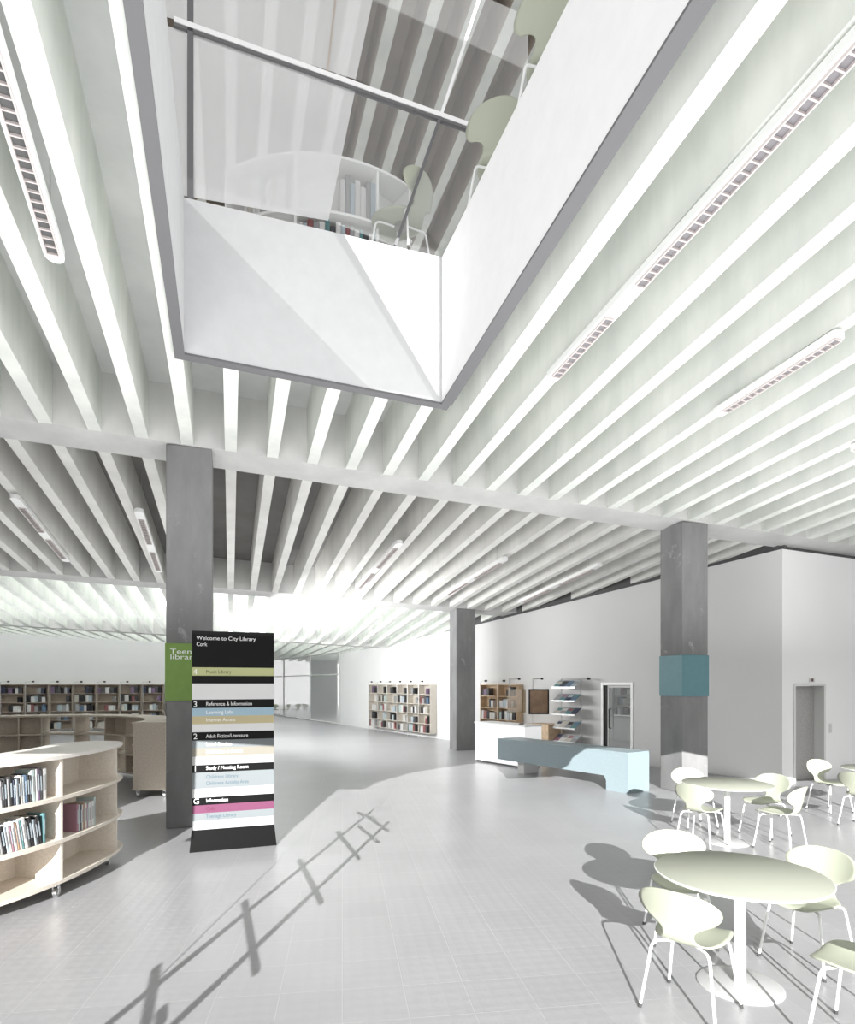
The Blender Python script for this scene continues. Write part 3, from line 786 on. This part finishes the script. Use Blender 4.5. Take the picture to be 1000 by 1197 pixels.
MB().tube([(-.22, .02, 2.16), (.06, .02, 2.16)], .01, 8).build('lamp_arm', M_STEEL, gpn); MB().tube([(.04, .02, 2.16), (.11, .02, 2.16)], .028, 8).build('lamp_head', M_BLACKMATT, gpn)
MB().tube([(-.22, .02, 0), (-.22, .02, .02)], .12, 16).build('foot', M_STEEL, gpn)
rp = W2(674, .35)
mr = thing('magazine_rack', 'steel magazine rack with five tilted shelves beside the glass door', 'magazine rack', (rp.x, rp.y, 0), th2)
for x in (-.33, .36):
    MB().tube([(x, .12, 0), (x, .12, 2.17)], .016, 8).build('post', M_STEEL, mr)
    MB().tube([(x, .12, 0), (x, .12, .015)], .07, 12).build('foot', M_STEEL, mr)
MB().tube([(-.33, .12, 2.15), (.60, .12, 2.15)], .014, 8).build('top_rail', M_STEEL, mr)
MB().tube([(.58, .12, 2.15), (.66, .12, 2.15)], .035, 10).build('lamp_head', M_BLACKMATT, mr)
MAGC = ['teal', 'white', 'red', 'navy', 'cream', 'black', 'blue', 'grey', 'pink', 'pale blue']
for i in range(5):
    z = 1.90-.37*i
    sh = MB(); a = math.radians(35); y0, y1 = -.17, .12
    sh.hexa([(-.42, y0, z), (.40, y0, z), (.40, y1, z+.20), (-.42, y1, z+.20), (-.42, y0, z+.012), (.40, y0, z+.012), (.40, y1, z+.212), (-.42, y1, z+.212)])
    sh.box(-.42, .40, y0-.008, y0, z-.004, z+.035)
    sh.build('tilted_shelf', M_STEEL, mr)
    sl_ = .20/(y1-y0); cs = 1/math.hypot(1, sl_)
    for k in range(4):
        x0 = -.40+.20*k
        c = MAGC[(k*3+i*7) % 10]
        mb = MB(); o_ = .014
        mb.hexa([(0, 0, 0), (.196, 0, 0), (.196, .24, .24*sl_), (0, .24, .24*sl_), (0, 0, .006), (.196, 0, .006), (.196, .24, .24*sl_+.006), (0, .24, .24*sl_+.006)])
        mb.hexa([(.02, .13, .13*sl_+.0062), (.18, .13, .13*sl_+.0062), (.18, .22, .22*sl_+.0062), (.02, .22, .22*sl_+.0062), (.02, .13, .13*sl_+.007), (.18, .13, .13*sl_+.007), (.18, .22, .22*sl_+.007), (.02, .22, .22*sl_+.007)], 1)
        a_ = th2; lx, ly = x0, y0+.012
        mo = mb.build('magazine', [PALM[c], PALM[MAGC[(k+i*3+4) % 10]]], loc=(rp.x+lx*math.cos(a_)-ly*math.sin(a_), rp.y+lx*math.sin(a_)+ly*math.cos(a_), z+.012*sl_+.013), rotz=a_)
        tag(mo, '%s covered magazine on the rack, %s shelf from the top, %s from the left' % (c, ORD[i], ORD[k]), 'magazine', 'magazines on the tilted rack')

# ------------------------------------------------------------------ curved mobile shelving
def arc(r, a0, a1, n): return [(r*math.cos(a0+(a1-a0)*i/n), r*math.sin(a0+(a1-a0)*i/n)) for i in range(n+1)]
def curved_unit(name, label, centre, Ro, Ri, a0, a1, bulge, divs, backs, zs, mboard, mtop, base=0.0, casters=True, th=.034, cap0=0.0, group=None, mend=None):
    """zs: heights of the board undersides from bottom to top"""
    a0, a1 = math.radians(a0), math.radians(a1); bl_ = math.radians(bulge); c0 = math.radians(cap0)
    t = thing(name, label, 'bookcase', (*centre, base), 0, group)
    ring = arc(Ro, a0, a1, 28)
    for i in range(1, 10):
        s = i/10; r = Ro+(Ri-Ro)*(.5-.5*math.cos(PI*s)); a = a1+bl_*math.sin(PI*s)**.8
        ring.append((r*math.cos(a), r*math.sin(a)))
    ring += list(reversed(arc(Ri, a0, a1, 28)))
    if c0:
        for i in range(1, 10):
            s = i/10; r = Ri+(Ro-Ri)*(.5-.5*math.cos(PI*s)); a = a0-c0*math.sin(PI*s)**.8
            ring.append((r*math.cos(a), r*math.sin(a)))
    for i, z in enumerate(zs):
        nm = 'bottom_board' if i == 0 else ('top_board' if i == len(zs)-1 else 'shelf')
        o = MB().prism(ring, z, z+th).build(nm, mtop if nm == 'top_board' else mboard, t)
    for d in divs:
        a = math.radians(d); ca, sa = math.cos(a), math.sin(a); hw_ = .014
        for z0, z1 in zip(zs[:-1], zs[1:]):
            ri, ro = Ri+.02, Ro-.012
            P = [(ri*ca+hw_*sa, ri*sa-hw_*ca), (ro*ca+hw_*sa, ro*sa-hw_*ca), (ro*ca-hw_*sa, ro*sa+hw_*ca), (ri*ca-hw_*sa, ri*sa+hw_*ca)]
            MB().prism(P, z0+th, z1).build('divider', mend or mboard, t)
    for d0, d1, tier, rf in backs:
        r = Ri+(Ro-Ri)*rf
        P = arc(r+.009, math.radians(d0), math.radians(d1), 10) + list(reversed(arc(r-.009, math.radians(d0), math.radians(d1), 10)))
        MB().prism(P, zs[tier]+th, zs[tier+1]).build('back_panel', mboard, t)
    if casters:
        for d, r in casters:
            a = math.radians(d); x, y = r*math.cos(a), r*math.sin(a); ta = a+PI/2+.3
            cst = MB(); tx, ty = math.cos(ta), math.sin(ta); nx, ny = -ty, tx
            cst.tube([(x, y, zs[0]), (x, y, zs[0]-.03)], .03, 12)
            for sgn in (-1, 1):
                q = [(x+nx*.022*sgn-tx*.02, y+ny*.022*sgn-ty*.02), (x+nx*.022*sgn+tx*.02, y+ny*.022*sgn+ty*.02), (x+nx*.026*sgn+tx*.02, y+ny*.026*sgn+ty*.02), (x+nx*.026*sgn-tx*.02, y+ny*.026*sgn-ty*.02)]
                cst.prism(q, .035, zs[0]-.028)
            c_ = cst.build('caster', M_STEEL, t)
            MB().tube([(x-nx*.018, y-ny*.018, .048), (x+nx*.018, y+ny*.018, .048)], .048, 16).build('wheel', M_STEEL, c_, smooth=True)
    return t
C_NEAR = (-6.45, 6.155); Ro, Ri = 3.06, 2.33
ZS = [.135, .515, .915, 1.30]
curved_unit('curved_bookcase', 'nearest curved white shelving unit on casters holding upright books', C_NEAR, Ro, Ri, -47, 12, 9,
            [-46.5, -28, -9, 10.5], [(-9, 10.5, 2, .45), (-9, 10.5, 1, .45), (-28, -9, 2, .35), (-28, -9, 1, .35), (-9, 10.5, 0, .45), (-22, -9, 0, .30), (-46.5, -28, 0, .35), (-46.5, -28, 1, .35), (-46.5, -28, 2, .35)], ZS,
            M_PALEWOOD, M_PALETOP, casters=[(-9, Ro-.07), (11, Ro-.12), (18, 2.75), (-30, Ro-.07), (-44, Ro-.07), (-9, Ri+.1), (-30, Ri+.1), (-44, Ri+.1)])
# books standing on the near unit, walking along its curved front
def arc_books(a_from, a_to, tier, seq, desc, group, lean=0.0, h0=.27, base=0.0, centre=C_NEAR, R=Ro-.045, zs=ZS, th=.034, wscale=1.0, hspread=.05):
    a = math.radians(a_from); end = math.radians(a_to); k = 0
    while k < len(seq):
        c, w, h = seq[k]; w *= wscale
        da = w/R
        if a+da > end: break
        am = a+da/2
        x, y = centre[0]+R*math.cos(am), centre[1]+R*math.sin(am)
        ln = lean*(1 if k % 3 else .8)
        z = base+zs[tier]+th+.0005+(abs(math.sin(ln))*w/2)
        near_book((x, y, z), am-PI/2+PI, w-.001, .19, h, c, desc % (c, ORD[k] if k < 10 else 'far'), group, ln)
        a += da*(1.0+abs(ln)*.10); k += 1
# rotation: local -y must point outwards (radially)
def near_row(a_from, a_to, tier, seq, desc, group, lean=0.0):
    a = math.radians(a_from); end = math.radians(a_to); R = Ro-.05; n = len(seq)
    for k, (c, w, h) in enumerate(seq):
        da = w/R
        if a+da > end: break
        am = a+da/2
        x, y = C_NEAR[0]+R*math.cos(am), C_NEAR[1]+R*math.sin(am)
        ln = lean if k < n-2 else lean*.3
        z = ZS[tier]+.0345+abs(math.sin(ln))*w*.5
        near_book((x, y, z), am+PI/2, w-.0015, .18, h, c, desc % (c, k), group, ln)
        a += da*(1+abs(ln)*.15)
def seq_labels(n): return None
POS = ['first', 'second', 'third', 'fourth', 'fifth', 'sixth', 'seventh', 'eighth', 'ninth', 'tenth', 'eleventh', 'twelfth', 'thirteenth', 'fourteenth', 'fifteenth', 'sixteenth', 'seventeenth', 'eighteenth', 'nineteenth', 'twentieth', 'twenty-first', 'twenty-second', 'twenty-third', 'twenty-fourth']
def near_row2(a_right, tier, seq, where, group, lean=0.0):
    """seq runs from the right end of the row to the left"""
    a = math.radians(a_right); R = Ro-.05
    for k, (c, w, h) in enumerate(seq):
        da = w/R; am = a-da/2
        x, y = C_NEAR[0]+R*math.cos(am), C_NEAR[1]+R*math.sin(am)
        ln = lean if k > 0 else 0.0
        z = ZS[tier]+.0345+abs(math.sin(ln))*w*.5
        near_book((x, y, z), am+PI/2, w-.0015, .18, h, c, '%s book, %s from right, %s' % (c, POS[k], where), group, ln)
        a -= da*(1+abs(ln)*.12)
near_row2(-11.6, 2, [('white', .040, .285), ('charcoal', .028, .275), ('purple', .022, .295), ('white', .022, .29), ('mint', .040, .285), ('charcoal', .022, .24), ('black', .022, .25), ('blue', .026, .245), ('pale blue', .020, .24), ('cream', .022, .25), ('black', .018, .23), ('pale blue', .026, .225), ('navy', .022, .22), ('black', .028, .25), ('grey', .024, .235), ('black', .026, .24), ('charcoal', .02, .22), ('white', .024, .23), ('black', .030, .24), ('charcoal', .022, .23), ('black', .026, .22), ('white', .022, .235), ('black', .03, .24)],
          'top tier of the nearest curved shelf', 'books on the top tier of the nearest curved shelf', lean=-.05)
near_row2(-11.8, 1, [('teal', .034, .275), ('black', .030, .265), ('charcoal', .024, .24), ('pale blue', .026, .24), ('black', .036, .27), ('charcoal', .024, .245), ('white', .038, .275), ('teal', .020, .26), ('white', .022, .255), ('orange', .020, .25), ('white', .032, .26), ('pink', .018, .235), ('white', .026, .24), ('pale blue', .022, .235), ('black', .030, .24), ('grey', .022, .235), ('white', .024, .23), ('black', .026, .235), ('cream', .022, .22), ('black', .028, .24)],
          'middle tier left of nearest curved shelf divider', 'books on the middle tier of the nearest curved shelf', lean=-.16)
near_row2(2.0, 1, [('mint', .036, .285), ('white', .040, .255), ('grey', .018, .24), ('white', .030, .25), ('mint', .020, .245), ('pink', .020, .24), ('white', .030, .255), ('orange', .034, .26), ('white', .020, .25), ('charcoal', .024, .255), ('mint', .026, .26), ('pink', .030, .27)],
          'middle tier right of nearest curved shelf divider', 'books right of the divider on the nearest curved shelf')
bx, by = C_NEAR[0]+2.86*math.cos(math.radians(14.5)), C_NEAR[1]+2.86*math.sin(math.radians(14.5))
near_book((bx, by, ZS[0]+.0345), math.radians(14.5)+PI/2+.9, .05, .16, .33, 'navy', 'tall navy book standing on the rounded end of nearest curved shelf', None)

C_MID = (-7.55, 10.62)
curved_unit('curved_bookcase', 'farther curved tan shelving unit with a plain end panel beside the column', C_MID, 2.95, 2.35, 0, 138, 0,
            [0.3, 14, 27, 42, 59, 74, 91, 107, 117, 137.5], [(14, 27, 2, .5), (59, 74, 2, .5), (107, 117, 2, .5), (107, 117, 1, .5), (117, 137, 2, .5), (117, 137, 1, .5), (42, 59, 0, .5), (14, 27, 0, .5)], ZS, M_PLY, M_PLY,
            casters=[(2, 2.88), (2, 2.42), (40, 2.88), (40, 2.42), (80, 2.88), (80, 2.42), (135, 2.65)])

# upper storey curved shelf
C_UP = (-1.55, 9.35)
M_UPW = mat('upper_white_shelf', (.84, .84, .83), .5)
ZS2 = [.06, .63, 1.32]
curved_unit('curved_bookcase', 'white curved bookcase behind the glass of the upper storey', C_UP, 1.98, 1.55, -122, -47, 0,
            [-121, -92, -62, -48], [(-121, -92, 1, .2), (-92, -62, 1, .2), (-62, -48, 1, .2), (-121, -92, 0, .2), (-92, -62, 0, .2), (-62, -48, 0, .2)], ZS2, M_UPW, M_UPW, base=ZU, casters=[(-118, 1.75), (-82, 1.9), (-82, 1.6), (-50, 1.75)])
def up_row(a0, a1, tier, pal, where, group):
    a = math.radians(a0); R = 1.93
    k = 0
    while a < math.radians(a1):
        w = random.uniform(.05, .075); am = a+w/R/2
        x, y = C_UP[0]+R*math.cos(am), C_UP[1]+R*math.sin(am)
        c = pal[k % len(pal)]; k += 1
        book((x, y, ZU+ZS2[tier]+.035), am+PI/2, w-.003, .18, random.uniform(.40, .52), c, '%s tall book on the upper storey curved bookcase, %s' % (c, where), '%s books, %s' % (c, group))
        a += w/R
up_row(-113, -93, 1, ['white', 'cream', 'white', 'white', 'grey'], 'left of its middle divider', 'upper bookcase left')
up_row(-76, -63, 1, ['white', 'grey', 'pale blue', 'white'], 'right of its middle divider', 'upper bookcase right')
up_row(-91, -63, 0, ['white', 'pale blue', 'red', 'grey', 'white', 'teal', 'charcoal'], 'on its lower tier', 'upper bookcase lower tier')

# ------------------------------------------------------------------ chairs
def smooth_path(keys, n):
    """Catmull-Rom through rows of numbers"""
    out = []; m = len(keys)-1
    for i in range(n+1):
        t = i/n*m; k = min(int(t), m-1); f = t-k
        p = [keys[max(0, min(m, k+j))] for j in (-1, 0, 1, 2)]
        out.append([.5*((2*b)+(-a+c)*f+(2*a-5*b+4*c-d)*f*f+(-a+3*b-3*c+d)*f**3) for a, b, c, d in zip(*p)])
    return out
def chair_shell():
    keys = [(.242, .428, .055), (.236, .434, .125), (.210, .443, .172), (.15, .446, .200), (.06, .440, .212), (-.04, .434, .203), (-.11, .436, .170), (-.160, .452, .122),
            (-.186, .485, .097), (-.198, .525, .097), (-.208, .560, .130), (-.220, .605, .205), (-.233, .655, .245), (-.248, .705, .242), (-.262, .750, .195), (-.270, .774, .130), (-.274, .785, .055)]
    P = smooth_path(keys, 48); nc = 14; vs = []; fs = []
    for y, z, w in P:
        for j in range(nc+1):
            s = -1+2*j/nc
            up = max(0, min(1, (z-.50)/.1))
            curl = (s*w)**2
            vs.append((s*w, y + up*curl*1.0, z + (1-up)*curl*.55))
    n1 = nc+1
    for i in range(len(P)-1):
        for j in range(nc): fs.append((i*n1+j, i*n1+j+1, (i+1)*n1+j+1, (i+1)*n1+j))
    mb = MB(); mb.add(vs, fs)
    return mb
def make_chair(label, group):
    t = thing('chair', label, 'chair', group=group)
    sh = chair_shell().build('seat_shell', M_GREEN, t, smooth=True)
    sd = sh.modifiers.new('thickness', 'SOLIDIFY'); sd.thickness = .010; sd.offset = 0
    for sx in (-1, 1):
        for sy in (-1, 1):
            mb = MB()
            pts = [(sx*.03, sy*.055-.0, .420), (sx*.12, sy*.115, .418), (sx*.150, sy*.142, .415), (sx*.165, sy*.157, .405), (sx*.174, sy*.166, .385), (sx*.225, sy*.215, .012)]
            mb.tube(pts, .0092, 8)
            lg_ = mb.build('leg', M_WHITEMETAL, t, smooth=True)
            MB().tube([(sx*.2236, sy*.2137, .024), (sx*.2266, sy*.2166, 0)], .0125, 8).build('ferrule', M_FERRULE, lg_)
    mb = MB(); mb.tube([(0, 0, .400), (0, 0, .424)], .055, 16); mb.build('mounting_plate', M_STEEL, t)
    return t
def make_table(label, group):
    t = thing('cafe_table', label, 'table', group=group)
    mb = MB(); mb.lathe([(.515, .728), (.532, .732), (.535, .742), (.530, .746)], 72); mb.build('tabletop', [M_TABLE, M_TABLEEDGE], t, smooth=True)
    top = t.children[0]
    for p in top.data.polygons:
        if p.normal.z < .9: p.material_index = 1
    MB().lathe([(.038, .012), (.036, .60), (.036, .728)], 24).build('pedestal', M_WHITEMETAL, t, smooth=True)
    MB().lathe([(.265, 0), (.265, .006), (.25, .012), (.05, .016)], 64).build('base_plate', M_BASEPLATE, t, smooth=True)
    return t
def face(fx, fy): return math.atan2(-fx, fy)
CH = [((1.63, 3.74), (.70, .71), 'pale chair pushed in at the front left of nearest table, seen from behind'),
      ((1.99, 4.78), (-.17, -.98), 'pale chair behind the nearest round table, its white back above the tabletop'),
      ((2.74, 4.36), (-.82, -.48), 'pale chair right of the nearest round table, its seat under the top'),
      ((2.44, 3.36), (-.62, .78), 'pale chair at the bottom right corner with only seat and legs in view'),
      ((3.78, 8.55), (.12, -1), 'pale chair behind the second round table, half hidden by another chair'),
      ((3.41, 7.52), (.78, .62), 'pale chair at the front left of the second round table, seen from behind'),
      ((4.50, 8.06), (-.85, -.5), 'pale chair at the far right of the second round table, facing it'),
      ((4.30, 7.36), (-.60, .80), 'pale chair at the near right of the second round table, seen from its side'),
      ((6.36, 9.55), (.25, -.9), 'white backed pale chair at the third table by the lift'),
      ((6.14, 8.50), (.8, .45), 'pale chair at the right edge in front of the third table')]
first = None
for (x, y), f, lab in CH:
    if first is None:
        first = make_chair(lab, 'pale green cafe chairs'); first.location = (x, y, 0); first.rotation_euler.z = face(*f)
    else: dup(first, (x, y, 0), face(*f), lab)
tb = make_table('nearest round pale green cafe table on a white pedestal', 'round cafe tables'); tb.location = (2.08, 4.02, 0)
dup(tb, (3.80, 7.66, 0), 0, 'second round pale green cafe table, behind the nearest one')
dup(tb, (6.78, 8.98, 0), 0, 'third round cafe table, cut off at the right edge')
# upper storey chairs
for (u, v), f, lab in (((7.27, 2.02), (-.9, .5), 'pale chair behind the glass beside the curved upper bookcase'),
                       ((6.15, 2.88), (.45, .9), 'pale chair at the corner of the upper storey void edge'),
                       ((5.00, 2.90), (.45, .9), 'pale chair at the top of the picture on the upper void edge')):
    x, y = UV(u, v); dup(first, (x, y, ZU), face(*f), lab, 'upper storey chairs').scale = (1.35, 1.35, 1.35)
# terrace seating far behind the glass
for i, px in enumerate((322, 334, 346, 358)):
    y = 37.5; dup(first, ((px-500)/F*y, y, 0), i*1.3, 'tiny chair on the terrace behind the far glass wall', 'terrace chairs beyond the glass')

# ------------------------------------------------------------------ linear luminaires hung between the ribs
def ceil_pt(px, py, drop):
    dx, dz = (px-500)/F, (HZ-py)/F
    t = (6.17-drop-EYE)/(dz+.1017+.0079*dx)
    return Vector((dx*t, t, EYE+dz*t))
def luminaire(a, b, drop, slots, label, width=.15, dark=True):
    p, q = ceil_pt(*a, drop), ceil_pt(*b, drop)
    L_ = (q-p).length; d = (q-p).normalized()
    t = thing('linear_luminaire', label, 'ceiling light', tuple((p+q)/2), 0, 'linear lights hung under the ribs')
    side = d.cross(Vector((0, 0, 1))).normalized(); up = side.cross(d).normalized()
    def P(s, w, h): return d*(s-L_/2)+side*w+up*h
    hw_ = width/2; ring = []
    n = 6
    ring += [( -L_/2+hw_-hw_*math.sin(PI*i/n), -hw_*math.cos(PI*i/n)) for i in range(n+1)]
    ring += [( L_/2-hw_+hw_*math.sin(PI*i/n), hw_*math.cos(PI*i/n)) for i in range(n+1)]
    mb = MB(); m_ = len(ring)
    vs = [d*s+side*w for s, w in ring] + [d*s+side*w+up*.07 for s, w in ring]
    # underside carries the louvre openings as separate recessed pieces
    mb.add(vs, [tuple(range(m_)), tuple(range(m_, 2*m_))] + [(i, (i+1) % m_, m_+(i+1) % m_, m_+i) for i in range(m_)])
    mb.build('housing', M_WHITEMETAL, t)
    for s0, s1 in slots:
        lv = MB(); w2 = hw_*.62
        a0, a1 = s0*L_, s1*L_
        def slab(sa, sb, wa, wb, h0, h1, mi): lv.hexa([P(sa, wa, h0), P(sb, wa, h0), P(sb, wb, h0), P(sa, wb, h0), P(sa, wa, h1), P(sb, wa, h1), P(sb, wb, h1), P(sa, wb, h1)], mi)
        slab(a0, a1, -w2, w2, -.004, -.001, 0)
        nb = max(4, int((a1-a0)/.085))
        for k in range(nb+1):
            s = a0+(a1-a0)*k/nb; slab(s-.006, s+.006, -w2, w2, -.022, -.004, 1)
        for sg in (-1, 1): slab(a0, a1, sg*w2-.006, sg*w2+.006, -.024, -.001, 1)
        lv.build('louvre', [M_DARK if dark else mat('louvre_grey', (.20, .19, .20), .5), M_BLADE], t)
    for s in (.12, .88):
        o = MB().tube([P(s*L_, 0, .07), P(s*L_, 0, .07)+Vector((0, 0, drop+.75))], .004, 5).build('suspension_wire', M_STEEL, t)
luminaire((66, 308), (-30, -4), .12, [(.06, .95)], 'white linear light with dark louvre at the top left')
luminaire((644, 446), (1035, 22), .10, [(.03, .30), (.42, 1.0)], 'longest white linear light right of the atrium void', dark=False)
luminaire((836, 488), (986, 392), .10, [(.10, .97)], 'white linear light above the lift side, near the right edge', dark=False)
luminaire((78, 657), (16, 582), .12, [(.08, .42), (.55, .88)], 'white linear light over the farther curved shelves')
luminaire((186, 669), (162, 598), .12, [(.06, .40), (.55, .90)], 'white linear light just left of the column')
luminaire((418, 690), (468, 635), .12, [(.06, .42), (.55, .92)], 'white linear light in mid ceiling, nearest the totem')
luminaire((520, 697), (592, 654), .12, [(.06, .42), (.55, .92)], 'white linear light above the far concrete column')
luminaire((608, 705), (703, 661), .12, [(.06, .42), (.55, .92)], 'white linear light above the back right wall')
luminaire((996, 528), (1060, 500), .10, [(.08, .92)], 'white linear light barely entering at the right edge', dark=False)
